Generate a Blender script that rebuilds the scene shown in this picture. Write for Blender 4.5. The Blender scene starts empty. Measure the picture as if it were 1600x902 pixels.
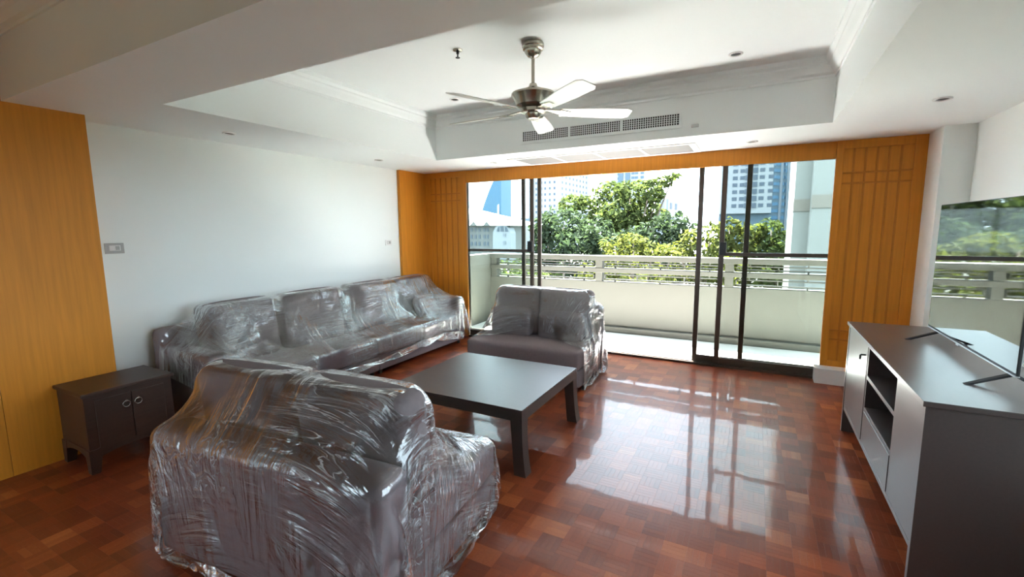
import bpy, bmesh, math, random
import numpy as np
from mathutils import Vector, Matrix
random.seed(7); rng = np.random.default_rng(7)
scn = bpy.context.scene; COL = scn.collection

# ------------------------------------------------------------------ camera
F_PX, YAW, PIT, ROL, CAM_H = 713.84, 0.4902, 0.1304, -0.0086, 1.6
FW = np.array([-math.sin(YAW)*math.cos(PIT), math.cos(YAW)*math.cos(PIT), -math.sin(PIT)])
_r = np.array([math.cos(YAW), math.sin(YAW), 0.0]); _u = np.cross(_r, FW)
RT = _r*math.cos(ROL)+_u*math.sin(ROL); UP = _u*math.cos(ROL)-_r*math.sin(ROL)
CAM = np.array([0, 0, CAM_H])
cam_data = bpy.data.cameras.new('camera'); cam = bpy.data.objects.new('camera', cam_data); COL.objects.link(cam)
cam_data.sensor_width = 36.0; cam_data.lens = F_PX/1600*36.0; cam_data.clip_start = 0.05; cam_data.clip_end = 2000
cam.matrix_world = Matrix(((RT[0], UP[0], -FW[0], 0), (RT[1], UP[1], -FW[1], 0), (RT[2], UP[2], -FW[2], CAM_H), (0, 0, 0, 1)))
scn.camera = cam
# ------------------------------------------------------------------ light
SKY = 3.1; SUN = 48.0; EXPOSURE = 1.95
world = bpy.data.worlds.new('world'); scn.world = world; world.use_nodes = True
bg = world.node_tree.nodes['Background']; bg.inputs[0].default_value = (0.72, 0.87, 1.0, 1); bg.inputs[1].default_value = SKY
sun_d = bpy.data.lights.new('sun', 'SUN'); sun_d.energy = SUN; sun_d.angle = 0.009; sun_d.color = (1.0, 0.99, 0.985)
sun = bpy.data.objects.new('sun', sun_d); COL.objects.link(sun)
sun_dir = Vector((-0.22, 0.42, 1.0)).normalized()            # towards the sun
sun.rotation_euler = sun_dir.to_track_quat('Z', 'Y').to_euler(); sun.location = (20, 20, 40)
vs = scn.view_settings; vs.view_transform = 'Standard'; vs.look = 'None'; vs.gamma = 1.0; vs.use_curve_mapping = False; vs.exposure = EXPOSURE
cy = scn.cycles; cy.use_denoising = True; cy.max_bounces = 14; cy.diffuse_bounces = 10; cy.glossy_bounces = 5
cy.transmission_bounces = 6; cy.transparent_max_bounces = 24; cy.sample_clamp_indirect = 8.0; cy.caustics_reflective = False; cy.caustics_refractive = False

def at(px, py, Y):
    """point on the vertical plane y=Y seen at a photo pixel"""
    d = FW+RT*(px-800)/F_PX+UP*(451-py)/F_PX
    return CAM+d*(Y/d[1])
def to_px(p):
    q = np.asarray(p, float)-CAM; d = q@FW
    return 800+F_PX*(q@RT)/d, 451-F_PX*(q@UP)/d, d

# ------------------------------------------------------------------ materials
def new_mat(name):
    m = bpy.data.materials.new(name); m.use_nodes = True
    nt = m.node_tree; b = nt.nodes['Principled BSDF']
    return m, nt, b
def pmat(name, col, rough=0.5, metal=0.0, spec=0.5, noise=0.0, nscale=8.0, bump=0.0, bscale=60.0, coat=0.0, coat_rough=0.08, stretch=(1, 1, 1), ior=None, trans=0.0):
    m, nt, b = new_mat(name)
    b.inputs['Base Color'].default_value = (*col, 1); b.inputs['Roughness'].default_value = rough
    b.inputs['Metallic'].default_value = metal; b.inputs['Specular IOR Level'].default_value = spec
    b.inputs['Coat Weight'].default_value = coat; b.inputs['Coat Roughness'].default_value = coat_rough
    if ior: b.inputs['IOR'].default_value = ior
    tc = nt.nodes.new('ShaderNodeTexCoord'); mp = nt.nodes.new('ShaderNodeMapping'); mp.inputs['Scale'].default_value = stretch
    nt.links.new(tc.outputs['Object'], mp.inputs['Vector'])
    if noise > 0:
        n = nt.nodes.new('ShaderNodeTexNoise'); n.inputs['Scale'].default_value = nscale; n.inputs['Detail'].default_value = 5
        nt.links.new(mp.outputs[0], n.inputs['Vector'])
        r = nt.nodes.new('ShaderNodeMix'); r.data_type = 'RGBA'
        r.inputs[6].default_value = (*[max(0, c*(1-noise)) for c in col], 1); r.inputs[7].default_value = (*[min(1, c*(1+noise)) for c in col], 1)
        nt.links.new(n.outputs['Fac'], r.inputs[0]); nt.links.new(r.outputs[2], b.inputs['Base Color'])
    if bump > 0:
        n2 = nt.nodes.new('ShaderNodeTexNoise'); n2.inputs['Scale'].default_value = bscale; n2.inputs['Detail'].default_value = 3
        nt.links.new(mp.outputs[0], n2.inputs['Vector'])
        bp = nt.nodes.new('ShaderNodeBump'); bp.inputs['Strength'].default_value = bump; bp.inputs['Distance'].default_value = 0.01
        nt.links.new(n2.outputs['Fac'], bp.inputs['Height']); nt.links.new(bp.outputs[0], b.inputs['Normal'])
    return m
M = {}
M['wall'] = pmat('wall_paint', (0.85, 0.89, 0.875), 0.55, noise=0.015, nscale=2, bump=0.03, bscale=120)
M['ceiling'] = pmat('ceiling_paint', (0.85, 0.89, 0.89), 0.6, noise=0.01, nscale=2)
M['white_trim'] = pmat('white_trim_paint', (0.80, 0.80, 0.79), 0.4)
M['teak'] = pmat('teak_veneer', (0.62, 0.235, 0.024), 0.45, spec=0.25, noise=0.22, nscale=5, stretch=(9, 9, 0.5), bump=0.02, bscale=40)
M['teak_rib'] = pmat('teak_rib', (0.50, 0.18, 0.019), 0.45, spec=0.25, noise=0.2, nscale=5, stretch=(9, 9, 0.5))
M['dark_wood'] = pmat('wenge_wood', (0.032, 0.021, 0.018), 0.40, spec=0.9, noise=0.35, nscale=6, stretch=(1, 12, 12), bump=0.02, bscale=30)
M['cab_wood'] = pmat('cabinet_wood', (0.046, 0.032, 0.029), 0.38, spec=0.5, coat=0.7, coat_rough=0.28, noise=0.25, nscale=6, stretch=(14, 1.2, 14), bump=0.03, bscale=40)
M['side_wood'] = pmat('side_table_wood', (0.045, 0.020, 0.013), 0.42, noise=0.35, nscale=7, stretch=(10, 1, 10))
M['fabric'] = pmat('sofa_fabric', (0.205, 0.165, 0.170), 0.9, spec=0.15, noise=0.12, nscale=40, bump=0.25, bscale=350)
M['fabric2'] = pmat('cushion_fabric', (0.190, 0.160, 0.163), 0.9, spec=0.15, noise=0.12, nscale=40, bump=0.25, bscale=350)
M['foot'] = pmat('foot_plastic', (0.02, 0.016, 0.014), 0.5)
M['bronze'] = pmat('bronze_aluminium', (0.075, 0.058, 0.045), 0.4, metal=0.2)
M['black'] = pmat('black_plastic', (0.012, 0.012, 0.013), 0.35)
M['nickel'] = pmat('brushed_nickel', (0.40, 0.37, 0.31), 0.27, metal=0.95, noise=0.05, nscale=30)
M['blade'] = pmat('silver_blade', (0.62, 0.62, 0.58), 0.36, metal=0.35)
M['steel'] = pmat('ring_pull_steel', (0.55, 0.53, 0.5), 0.25, metal=1.0)
M['dark_recess'] = pmat('dark_recess', (0.02, 0.02, 0.02), 0.7)
M['grey_plastic'] = pmat('grey_plastic', (0.42, 0.42, 0.41), 0.45)
M['tv_screen'] = pmat('tv_screen', (0.006, 0.007, 0.008), 0.03, ior=6.0)
M['tv_body'] = pmat('tv_body', (0.014, 0.014, 0.015), 0.55, spec=0.3)
M['silver'] = pmat('tv_silver_trim', (0.55, 0.55, 0.56), 0.3, metal=0.8)
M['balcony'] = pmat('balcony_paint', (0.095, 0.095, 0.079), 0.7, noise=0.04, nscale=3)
M['balcony_floor'] = pmat('balcony_tiles', (0.74, 0.73, 0.69), 0.6, noise=0.06, nscale=4)

def glass_mat(name, tint, refl):
    m = bpy.data.materials.new(name); m.use_nodes = True; nt = m.node_tree; nt.nodes.clear()
    o = nt.nodes.new('ShaderNodeOutputMaterial'); mx = nt.nodes.new('ShaderNodeMixShader')
    t = nt.nodes.new('ShaderNodeBsdfTransparent'); t.inputs[0].default_value = (*tint, 1)
    g = nt.nodes.new('ShaderNodeBsdfGlossy'); g.inputs['Roughness'].default_value = 0.02
    f = nt.nodes.new('ShaderNodeFresnel'); f.inputs[0].default_value = refl
    nt.links.new(f.outputs[0], mx.inputs[0]); nt.links.new(t.outputs[0], mx.inputs[1]); nt.links.new(g.outputs[0], mx.inputs[2]); nt.links.new(mx.outputs[0], o.inputs[0])
    return m
M['pane'] = glass_mat('door_glass', (0.95, 0.97, 0.96), 1.25)
M['screen_pane'] = glass_mat('tinted_glass', (0.87, 0.88, 0.87), 1.25)

def film_mat():
    """thin clear plastic wrap: sees through, glossy, whiter where it is creased"""
    m = bpy.data.materials.new('plastic_film'); m.use_nodes = True; nt = m.node_tree; nt.nodes.clear(); N = nt.nodes; L = nt.links
    o = N.new('ShaderNodeOutputMaterial')
    tc = N.new('ShaderNodeTexCoord')
    def creases(scale, stretch, dist, lo, hi):
        mp = N.new('ShaderNodeMapping'); mp.inputs['Scale'].default_value = stretch; L.new(tc.outputs['UV'], mp.inputs['Vector'])
        n = N.new('ShaderNodeTexNoise'); n.inputs['Scale'].default_value = scale; n.inputs['Detail'].default_value = 4; n.inputs['Distortion'].default_value = dist
        L.new(mp.outputs[0], n.inputs['Vector'])
        a = N.new('ShaderNodeMath'); a.operation = 'SUBTRACT'; a.inputs[1].default_value = 0.5; L.new(n.outputs['Fac'], a.inputs[0])
        b = N.new('ShaderNodeMath'); b.operation = 'ABSOLUTE'; L.new(a.outputs[0], b.inputs[0])
        r = N.new('ShaderNodeMapRange'); r.inputs['From Min'].default_value = lo; r.inputs['From Max'].default_value = hi
        r.inputs['To Min'].default_value = 1; r.inputs['To Max'].default_value = 0; L.new(b.outputs[0], r.inputs['Value'])
        return n, r
    n1, r1 = creases(1.5, (1.5, 15.0, 1), 1.0, 0.0, 0.022)
    n2, r2 = creases(1.5, (15.0, 1.5, 1), 1.0, 0.0, 0.022)
    n3, r3 = creases(17.0, (1, 1, 1), 0.8, 0.0, 0.035)
    def patch(scale, lo, hi, off):
        mp = N.new('ShaderNodeMapping'); mp.inputs['Location'].default_value = (off, off*0.7, 0); L.new(tc.outputs['UV'], mp.inputs['Vector'])
        pn = N.new('ShaderNodeTexNoise'); pn.inputs['Scale'].default_value = scale; pn.inputs['Detail'].default_value = 2; L.new(mp.outputs[0], pn.inputs['Vector'])
        pr = N.new('ShaderNodeMapRange'); pr.inputs['From Min'].default_value = lo; pr.inputs['From Max'].default_value = hi; L.new(pn.outputs['Fac'], pr.inputs['Value'])
        return pr.outputs[0]
    def math2(op, a, b):
        k = N.new('ShaderNodeMath'); k.operation = op
        for i, v in enumerate((a, b)):
            if isinstance(v, (int, float)): k.inputs[i].default_value = v
            else: L.new(v, k.inputs[i])
        return k.outputs[0]
    pa, pb, pc = patch(1.7, 0.46, 0.62, 0.0), patch(1.9, 0.46, 0.62, 5.3), patch(2.6, 0.48, 0.64, 9.1)
    cre = math2('MAXIMUM', math2('MAXIMUM', math2('MULTIPLY', r1.outputs[0], pa), math2('MULTIPLY', r2.outputs[0], pb)), math2('MULTIPLY', math2('MULTIPLY', r3.outputs[0], pc), 0.8))
    ha = math2('MULTIPLY', n1.outputs['Fac'], math2('ADD', math2('MULTIPLY', pa, 0.92), 0.08)); hb = math2('MULTIPLY', n2.outputs['Fac'], math2('ADD', math2('MULTIPLY', pb, 0.92), 0.08))
    h = math2('ADD', math2('ADD', ha, hb), math2('MULTIPLY', math2('MULTIPLY', n3.outputs['Fac'], pc), 0.6))
    bp = N.new('ShaderNodeBump'); bp.inputs['Strength'].default_value = 1.0; bp.inputs['Distance'].default_value = 0.04; L.new(h, bp.inputs['Height'])
    t = N.new('ShaderNodeBsdfTransparent'); t.inputs[0].default_value = (0.97, 0.97, 0.98, 1)
    g = N.new('ShaderNodeBsdfGlossy'); g.inputs['Roughness'].default_value = 0.07; g.inputs['Color'].default_value = (1, 1, 1, 1); L.new(bp.outputs[0], g.inputs['Normal'])
    d = N.new('ShaderNodeBsdfDiffuse'); d.inputs[0].default_value = (0.85, 0.86, 0.88, 1)
    tl = N.new('ShaderNodeBsdfTranslucent'); tl.inputs[0].default_value = (0.85, 0.86, 0.88, 1)
    hz = N.new('ShaderNodeMixShader'); hz.inputs[0].default_value = 0.45; L.new(d.outputs[0], hz.inputs[1]); L.new(tl.outputs[0], hz.inputs[2])
    m1 = N.new('ShaderNodeMixShader'); L.new(math2('ADD', math2('MULTIPLY', cre, 0.6), 0.02), m1.inputs[0]); L.new(t.outputs[0], m1.inputs[1]); L.new(hz.outputs[0], m1.inputs[2])
    fr = N.new('ShaderNodeFresnel'); fr.inputs[0].default_value = 1.5; L.new(bp.outputs[0], fr.inputs['Normal'])
    m2 = N.new('ShaderNodeMixShader'); L.new(math2('MINIMUM', math2('MULTIPLY', fr.outputs[0], 2.1), 0.9), m2.inputs[0]); L.new(m1.outputs[0], m2.inputs[1]); L.new(g.outputs[0], m2.inputs[2])
    L.new(m2.outputs[0], o.inputs[0])
    return m
M['film'] = film_mat()

def parquet_mat():
    m, nt, b = new_mat('parquet_wood'); N = nt.nodes; L = nt.links
    a = N.new('ShaderNodeAttribute'); a.attribute_name = 'tone'
    cr = N.new('ShaderNodeValToRGB'); e = cr.color_ramp.elements
    e[0].position = 0.0; e[0].color = (0.09, 0.017, 0.008, 1); e[1].position = 1.0; e[1].color = (0.48, 0.15, 0.048, 1)
    k = e.new(0.5); k.color = (0.235, 0.050, 0.018, 1)
    tc = N.new('ShaderNodeTexCoord'); gm = N.new('ShaderNodeNewGeometry')
    mp = N.new('ShaderNodeMapping'); mp.inputs['Scale'].default_value = (14, 14, 1); L.new(gm.outputs['Position'], mp.inputs['Vector'])
    n = N.new('ShaderNodeTexNoise'); n.inputs['Scale'].default_value = 6; n.inputs['Detail'].default_value = 5; L.new(mp.outputs[0], n.inputs['Vector'])
    s = N.new('ShaderNodeMath'); s.operation = 'MULTIPLY_ADD'; s.inputs[1].default_value = 0.22; L.new(n.outputs['Fac'], s.inputs[0])
    s2 = N.new('ShaderNodeMath'); s2.operation = 'SUBTRACT'; s2.inputs[1].default_value = 0.11; L.new(a.outputs['Fac'], s2.inputs[0]); L.new(s2.outputs[0], s.inputs[2])
    L.new(s.outputs[0], cr.inputs[0]); L.new(cr.outputs[0], b.inputs['Base Color'])
    b.inputs['Roughness'].default_value = 0.3; b.inputs['Coat Weight'].default_value = 0.42; b.inputs['Coat Roughness'].default_value = 0.035
    b.inputs['Coat IOR'].default_value = 1.42; b.inputs['Specular IOR Level'].default_value = 0.12
    n2 = N.new('ShaderNodeTexNoise'); n2.inputs['Scale'].default_value = 5.5; n2.inputs['Detail'].default_value = 2; L.new(gm.outputs['Position'], n2.inputs['Vector'])
    bp = N.new('ShaderNodeBump'); bp.inputs['Strength'].default_value = 0.06; bp.inputs['Distance'].default_value = 0.010; L.new(n2.outputs['Fac'], bp.inputs['Height'])
    L.new(bp.outputs[0], b.inputs['Coat Normal'])
    return m
M['parquet'] = parquet_mat()

# ------------------------------------------------------------------ mesh helpers
class MB:
    def __init__(s): s.v = []; s.f = []
    def add(s, vs_, fs):
        o = len(s.v); s.v += [tuple(v) for v in vs_]; s.f += [tuple(i+o for i in f) for f in fs]; return s
    def box(s, x0, x1, y0, y1, z0, z1):
        x0, x1 = min(x0, x1), max(x0, x1); y0, y1 = min(y0, y1), max(y0, y1); z0, z1 = min(z0, z1), max(z0, z1)
        return s.add([(x0, y0, z0), (x1, y0, z0), (x1, y1, z0), (x0, y1, z0), (x0, y0, z1), (x1, y0, z1), (x1, y1, z1), (x0, y1, z1)],
                     [(0, 3, 2, 1), (4, 5, 6, 7), (0, 1, 5, 4), (1, 2, 6, 5), (2, 3, 7, 6), (3, 0, 4, 7)])
    def hexa(s, b, t):       # 4 bottom, 4 top points, counter-clockwise from above
        return s.add(list(b)+list(t), [(0, 3, 2, 1), (4, 5, 6, 7), (0, 1, 5, 4), (1, 2, 6, 5), (2, 3, 7, 6), (3, 0, 4, 7)])
    def lathe(s, prof, c=(0, 0, 0), n=32, caps=True):
        vs_ = []; fs = []
        for r, z in prof:
            for i in range(n):
                a = 2*math.pi*i/n; vs_.append((c[0]+r*math.cos(a), c[1]+r*math.sin(a), c[2]+z))
        for k in range(len(prof)-1):
            for i in range(n):
                j = (i+1) % n; fs.append((k*n+i, k*n+j, (k+1)*n+j, (k+1)*n+i))
        if caps:
            fs.append(tuple(reversed(range(n)))); fs.append(tuple(range((len(prof)-1)*n, len(prof)*n)))
        return s.add(vs_, fs)
    def tube(s, pts, r, n=8):
        pts = [Vector(p) for p in pts]; vs_ = []; fs = []
        for k, p in enumerate(pts):
            t = (pts[min(k+1, len(pts)-1)]-pts[max(k-1, 0)]).normalized()
            a = t.orthogonal().normalized() if k == 0 else (a-t*a.dot(t)).normalized()
            b = t.cross(a); rr = r[k] if isinstance(r, (list, tuple)) else r
            for i in range(n):
                q = 2*math.pi*i/n; vs_.append(p+a*rr*math.cos(q)+b*rr*math.sin(q))
        for k in range(len(pts)-1):
            for i in range(n):
                j = (i+1) % n; fs.append((k*n+i, k*n+j, (k+1)*n+j, (k+1)*n+i))
        fs.append(tuple(reversed(range(n)))); fs.append(tuple(range((len(pts)-1)*n, len(pts)*n)))
        return s.add(vs_, fs)
    def torus(s, c, R, r, ax='y', n=20, k=8):
        vs_ = []; fs = []
        for i in range(n):
            a = 2*math.pi*i/n
            for j in range(k):
                b = 2*math.pi*j/k; q = R+r*math.cos(b); p = (q*math.cos(a), q*math.sin(a), r*math.sin(b))
                if ax == 'y': p = (p[0], p[2], p[1])
                if ax == 'x': p = (p[2], p[0], p[1])
                vs_.append((c[0]+p[0], c[1]+p[1], c[2]+p[2]))
        for i in range(n):
            for j in range(k):
                fs.append((i*k+j, ((i+1) % n)*k+j, ((i+1) % n)*k+(j+1) % k, i*k+(j+1) % k))
        return s.add(vs_, fs)
    def rbox(s, c, half, r, puff=(0, 0, 0), n=7, m=3):
        """box with rounded edges and, for cushions, bulging faces"""
        def lines(h):
            e = [-h+r*(1-math.cos(math.pi/2*i/m)) for i in range(m+1)]
            mid = [-(h-r)+2*(h-r)*i/n for i in range(1, n)]
            return e+mid+[-x for x in reversed(e)]
        ls = [lines(h) for h in half]; idx = {}; vs_ = []; fs = []
        def vert(p):
            key = tuple(round(x, 6) for x in p)
            if key in idx: return idx[key]
            q = list(p); inner = [max(-(half[i]-r), min(half[i]-r, q[i])) for i in range(3)]
            d = [q[i]-inner[i] for i in range(3)]; ln = math.sqrt(sum(x*x for x in d))
            if ln > 1e-9: q = [inner[i]+d[i]/ln*r for i in range(3)]
            u = [p[i]/half[i] for i in range(3)]
            for i in range(3):
                if puff[i]:
                    a, b = (i+1) % 3, (i+2) % 3
                    q[i] += puff[i]*u[i]*(1-abs(u[a])**2.4)*(1-abs(u[b])**2.4)
            idx[key] = len(vs_); vs_.append([q[i]+c[i] for i in range(3)]); return idx[key]
        for ax in range(3):
            a, b = (ax+1) % 3, (ax+2) % 3
            for sg in (-1, 1):
                for i in range(len(ls[a])-1):
                    for j in range(len(ls[b])-1):
                        quad = []
                        for (ii, jj) in ((i, j), (i+1, j), (i+1, j+1), (i, j+1)):
                            p = [0, 0, 0]; p[ax] = sg*half[ax]; p[a] = ls[a][ii]; p[b] = ls[b][jj]; quad.append(vert(p))
                        fs.append(tuple(quad if sg > 0 else reversed(quad)))
        return s.add(vs_, fs)
    def mesh(s, name, mat, smooth=False, bevel=0.0):
        me = bpy.data.meshes.new(name); me.from_pydata([tuple(map(float, v)) for v in s.v], [], s.f)
        if bevel:
            bm = bmesh.new(); bm.from_mesh(me)
            bmesh.ops.bevel(bm, geom=[e for e in bm.edges if e.is_manifold and e.calc_face_angle(0) > 0.6], offset=bevel, segments=2, profile=0.5, affect='EDGES', clamp_overlap=True)
            bm.to_mesh(me); bm.free()
        me.materials.append(mat if not isinstance(mat, str) else M[mat])
        if smooth:
            me.polygons.foreach_set('use_smooth', [True]*len(me.polygons))
            if smooth == 'auto': me.set_sharp_from_angle(angle=math.radians(35))
        me.update(); return me
    def build(s, name, mat, parent=None, smooth=False, bevel=0.0, loc=None, rot=None):
        return link(name, s.mesh(name, mat, smooth, bevel), parent, loc, rot)
def link(name, me, parent=None, loc=None, rot=None):
    o = bpy.data.objects.new(name, me); COL.objects.link(o)
    if parent is not None: o.parent = parent
    if loc is not None: o.location = loc
    if rot is not None: o.rotation_euler = rot
    return o
def empty(name, loc=(0, 0, 0), rz=0.0):
    o = bpy.data.objects.new(name, None); COL.objects.link(o); o.location = loc; o.rotation_euler = (0, 0, rz); o.empty_display_size = 0.1
    return o
def tag(o, label=None, cat=None, group=None, kind=None):
    if label: o['label'] = label
    if cat: o['category'] = cat
    if group: o['group'] = group
    if kind: o['kind'] = kind
    return o
def struct(o, label=None): o['kind'] = 'structure'; 
def box(*a): return MB().box(*a)

# ------------------------------------------------------------------ the room
HS, HT = 2.4266, 2.93                     # soffit and tray ceiling
XL, XP, XR = -4.50, -4.26, 1.5536         # white left wall, teak panel face, right wall
D = 5.6095; YB = -2.6                     # window wall, back wall
TL, TR, TF, TN, BM = -3.479, 0.4925, 4.5975, 1.686, 1.147
OL, OR, HDR = -3.729, 0.65, 2.258         # door opening
st = lambda o: tag(o, kind='structure')
st(box(-4.7, XL, YB, D+0.2, -0.2, 3.1).build('wall_left', 'wall'))
WY0, WY1, WZ0, WZ1 = 0.55, 3.5, 0.60, 2.15  # unseen opening added in the right wall to brighten the room
st(MB().box(XR, 1.75, WY1, D+0.2, -0.2, 3.1).box(XR, 1.75, YB, WY0, -0.2, 3.1).box(XR, 1.75, WY0, WY1, -0.2, WZ0).box(XR, 1.75, WY0, WY1, WZ1, 3.1).build('wall_right', 'wall'))
# back wall with an opening added for fill light (never in the frame)
b = MB(); b.box(-4.7, -3.6, YB-0.2, YB, -0.2, 3.1).box(-1.55, 1.75, YB-0.2, YB, -0.2, 3.1).box(-3.6, -1.55, YB-0.2, YB, -0.2, 0.6).box(-3.6, -1.55, YB-0.2, YB, 2.0, 3.1)
st(b.build('wall_back', 'wall'))
c = MB()
c.box(-4.7, TL, BM, D+0.2, HS, 3.1).box(TR, 1.75, BM, D+0.2, HS, 3.1).box(TL, TR, TF, D+0.2, HS, 3.1).box(TL, TR, BM, TN, HS, 3.1)
c.box(TL, TR, TN, TF, HT, 3.1).box(-4.7, 1.75, YB-0.2, BM, HT, 3.1)
st(c.build('ceiling', 'ceiling'))
# crown moulding round the tray
prof = [(0.0, 0.0), (0.012, 0.0), (0.012, 0.02), (0.03, 0.035), (0.048, 0.07), (0.06, 0.085), (0.06, 0.10), (0.085, 0.118), (0.085, 0.15), (0.0, 0.15)]
def crown(name, corners, closed=True, zt=HT):
    m = MB(); n = len(prof); vs_ = []
    for (x, y, sx, sy) in corners:
        for d, z in prof: vs_.append((x+sx*d, y+sy*d, zt-0.15+z))
    fs = []
    for k in range(len(corners) if closed else len(corners)-1):
        k2 = (k+1) % len(corners)
        for i in range(n-1): fs.append((k*n+i, k2*n+i, k2*n+i+1, k*n+i+1))
    m.add(vs_, fs); return st(m.build(name, 'ceiling'))
crown('trim_1', [(TL, TN, 1, 1), (TR, TN, -1, 1), (TR, TF, -1, -1), (TL, TF, 1, -1)])
crown('trim_2', [(XP, BM, 1, -1), (XR, BM, -1, -1)], False)
# teak panels on the left wall
tp = st(box(XL, XP-0.012, YB, 1.558, 0, HS).box(XL, XP-0.012, YB, BM, HS, HT).build('trim_3', 'teak'))
ys = [1.56, 0.95, 0.34, -0.27, -0.88, -1.49, -2.1, YB]
for a, b_ in zip(ys[1:], ys[:-1]):
    box(XP-0.012, XP, a+0.0012, b_-0.0012, 0.0, HS if b_ > BM else HT).build('panel', 'teak', tp)
box(XP-0.012, XP, ys[1], BM, HS, HT).build('panel', 'teak', tp)
# teak pilaster at the far end of the left wall
st(box(XL, -4.455, 5.03, D, 0, HS).build('trim_4', 'teak', bevel=0.002))
# teak window wall: side panels with applied ribs, header
def lattice(name, x0, x1, ribs, frame_l, frame_r, zbase):
    w = st(box(x0, x1, D, D+0.02, 0, HS).build(name, 'teak'))
    zt, zb = 2.345, 0.16
    d = 0.014
    box(x0, frame_l, D-d, D, zbase, HS).build('frame_board', 'teak', w, bevel=0.003)
    box(frame_r, x1, D-d, D, zbase, HS).build('frame_board', 'teak', w, bevel=0.003)
    box(frame_l, frame_r, D-d, D, zt, HS).build('frame_board', 'teak', w, bevel=0.003)
    box(frame_l, frame_r, D-d, D, zbase, zb+0.06).build('frame_board', 'teak', w, bevel=0.003)
    for x in ribs: box(x-0.008, x+0.008, D-0.011, D, zb+0.06, zt).build('rib', 'teak_rib', w, bevel=0.003)
    for z in (2.115, 2.015, 0.535, 0.44): box(frame_l, frame_r, D-0.014, D, z-0.008, z+0.008).build('rib', 'teak_rib', w, bevel=0.003)
lattice('wall_front', OR, 1.342, [0.796, 0.889, 0.980, 1.069, 1.157], 0.712, 1.25, 0.155)
lattice('wall_front', -4.455, OL, [-4.27, -4.175, -4.08, -3.98, -3.885], -4.36, -3.825, 0.0)
hd = st(box(OL, OR, D-0.006, D+0.02, HDR, HS).build('trim_5', 'teak', bevel=0.003))
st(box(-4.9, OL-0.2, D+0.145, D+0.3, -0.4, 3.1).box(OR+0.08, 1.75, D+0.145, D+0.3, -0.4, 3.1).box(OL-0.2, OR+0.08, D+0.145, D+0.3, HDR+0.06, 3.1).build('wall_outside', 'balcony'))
st(box(0.60, 1.342, 5.455, D, 0, 0.150).box(0.596, 1.342, 5.450, D, 0.150, 0.158).build('baseboard_front', 'white_trim', bevel=0.002))
st(box(1.342, XR, 5.223, D, 0, HS).build('trim_6', 'wall'))
st(box(1.342-0.012, XR, 5.211, 5.223, 0, 0.10).box(1.33, 1.342, 5.223, 5.45, 0, 0.10).box(XR-0.012, XR, YB, 5.211, 0, 0.10).build('baseboard_right', 'white_trim'))
st(box(XL, XL+0.012, 1.56, 5.03, 0, 0.10).build('baseboard_left', 'white_trim'))

# ------------------------------------------------------------------ parquet floor
floor = st(box(-4.7, 1.75, YB, D+0.14, -0.2, -0.0045).build('floor', pmat('floor_bed', (0.02, 0.008, 0.005), 0.6)))
P = 0.1156; NF = 4
def block_geo(tones, rr):
    vs_ = []; fs = []; tn = []
    w = P/NF; g = 0.00015
    for k in range(NF):
        x0, x1 = -P/2+k*w+g, -P/2+(k+1)*w-g; y0, y1 = -P/2+g, P/2-g; i = 0.00025
        hs = [rr.uniform(-0.00003, 0.00003) for _ in range(4)]
        o = len(vs_)
        vs_ += [(x0, y0, -0.0045), (x1, y0, -0.0045), (x1, y1, -0.0045), (x0, y1, -0.0045),
                (x0, y0, -0.0001), (x1, y0, -0.0001), (x1, y1, -0.0001), (x0, y1, -0.0001),
                (x0+i, y0+i, hs[0]), (x1-i, y0+i, hs[1]), (x1-i, y1-i, hs[2]), (x0+i, y1-i, hs[3])]
        f = [(8, 9, 10, 11)]+[(a, (a+1) % 4, 4+(a+1) % 4, 4+a) for a in range(4)]+[(4+a, 4+(a+1) % 4, 8+(a+1) % 4, 8+a) for a in range(4)]
        fs += [tuple(o+q for q in ff) for ff in f]; tn += [tones[k]]*len(f)
    return vs_, fs, tn
def rand_tones(rr):
    base = min(1, max(0, rr.gauss(0.40, 0.14)))
    return [min(1, max(0, base+rr.gauss(0, 0.04))) for _ in range(NF)]
rr = random.Random(3)
variants = []
for k in range(28):
    vs_, fs, tn = block_geo(rand_tones(rr), rr)
    me = bpy.data.meshes.new('parquet_block'); me.from_pydata(vs_, [], fs)
    at_ = me.attributes.new('tone', 'FLOAT', 'FACE'); at_.data.foreach_set('value', tn); me.materials.append(M['parquet']); variants.append((me, vs_, fs, tn))
cells = []
nx, ny = int((XR-XL)/P)+1, int((D+0.02-YB)/P)+1
for i in range(nx):
    for j in range(ny):
        x = XL+P*(i+0.5); y = D+0.02-P*(j+0.5)
        if x > XR or y < YB: continue
        u, v, d = to_px((x, y, 0))
        vis = d > 0.2 and -20 < u < 1620 and 500 < v < 940
        if vis and 215 < u < 700 and v > 540: vis = False
        if vis and 700 <= u < 795 and v < 902-(u-690)*1.0: vis = False
        if vis and u > 1320 and v < 650+(u-1320)*2.05: vis = False
        if x > 0.68 and 2.43 < y < 4.25: vis = False
        cells.append((0 if vis else 1, d, x, y, (i+j) % 2))
cells.sort()
rest = MB(); rt = []
for k, (nv, d, x, y, odd) in enumerate(cells):
    me, vs_, fs, tn = variants[rr.randrange(len(variants))]
    ang = odd*math.pi/2+(math.pi if rr.random() < 0.5 else 0)
    if k < 300 and nv == 0:
        link('parquet_block', me, floor, (x, y, 0), (0, 0, ang))
    else:
        ca, sa = round(math.cos(ang)), round(math.sin(ang))
        rest.add([(x+ca*p[0]-sa*p[1], y+sa*p[0]+ca*p[1], p[2]) for p in vs_], fs); rt += tn
me = rest.mesh('parquet_field', 'parquet'); at_ = me.attributes.new('tone', 'FLOAT', 'FACE'); at_.data.foreach_set('value', rt)
tag(link('parquet_field', me, floor), kind='stuff')

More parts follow.
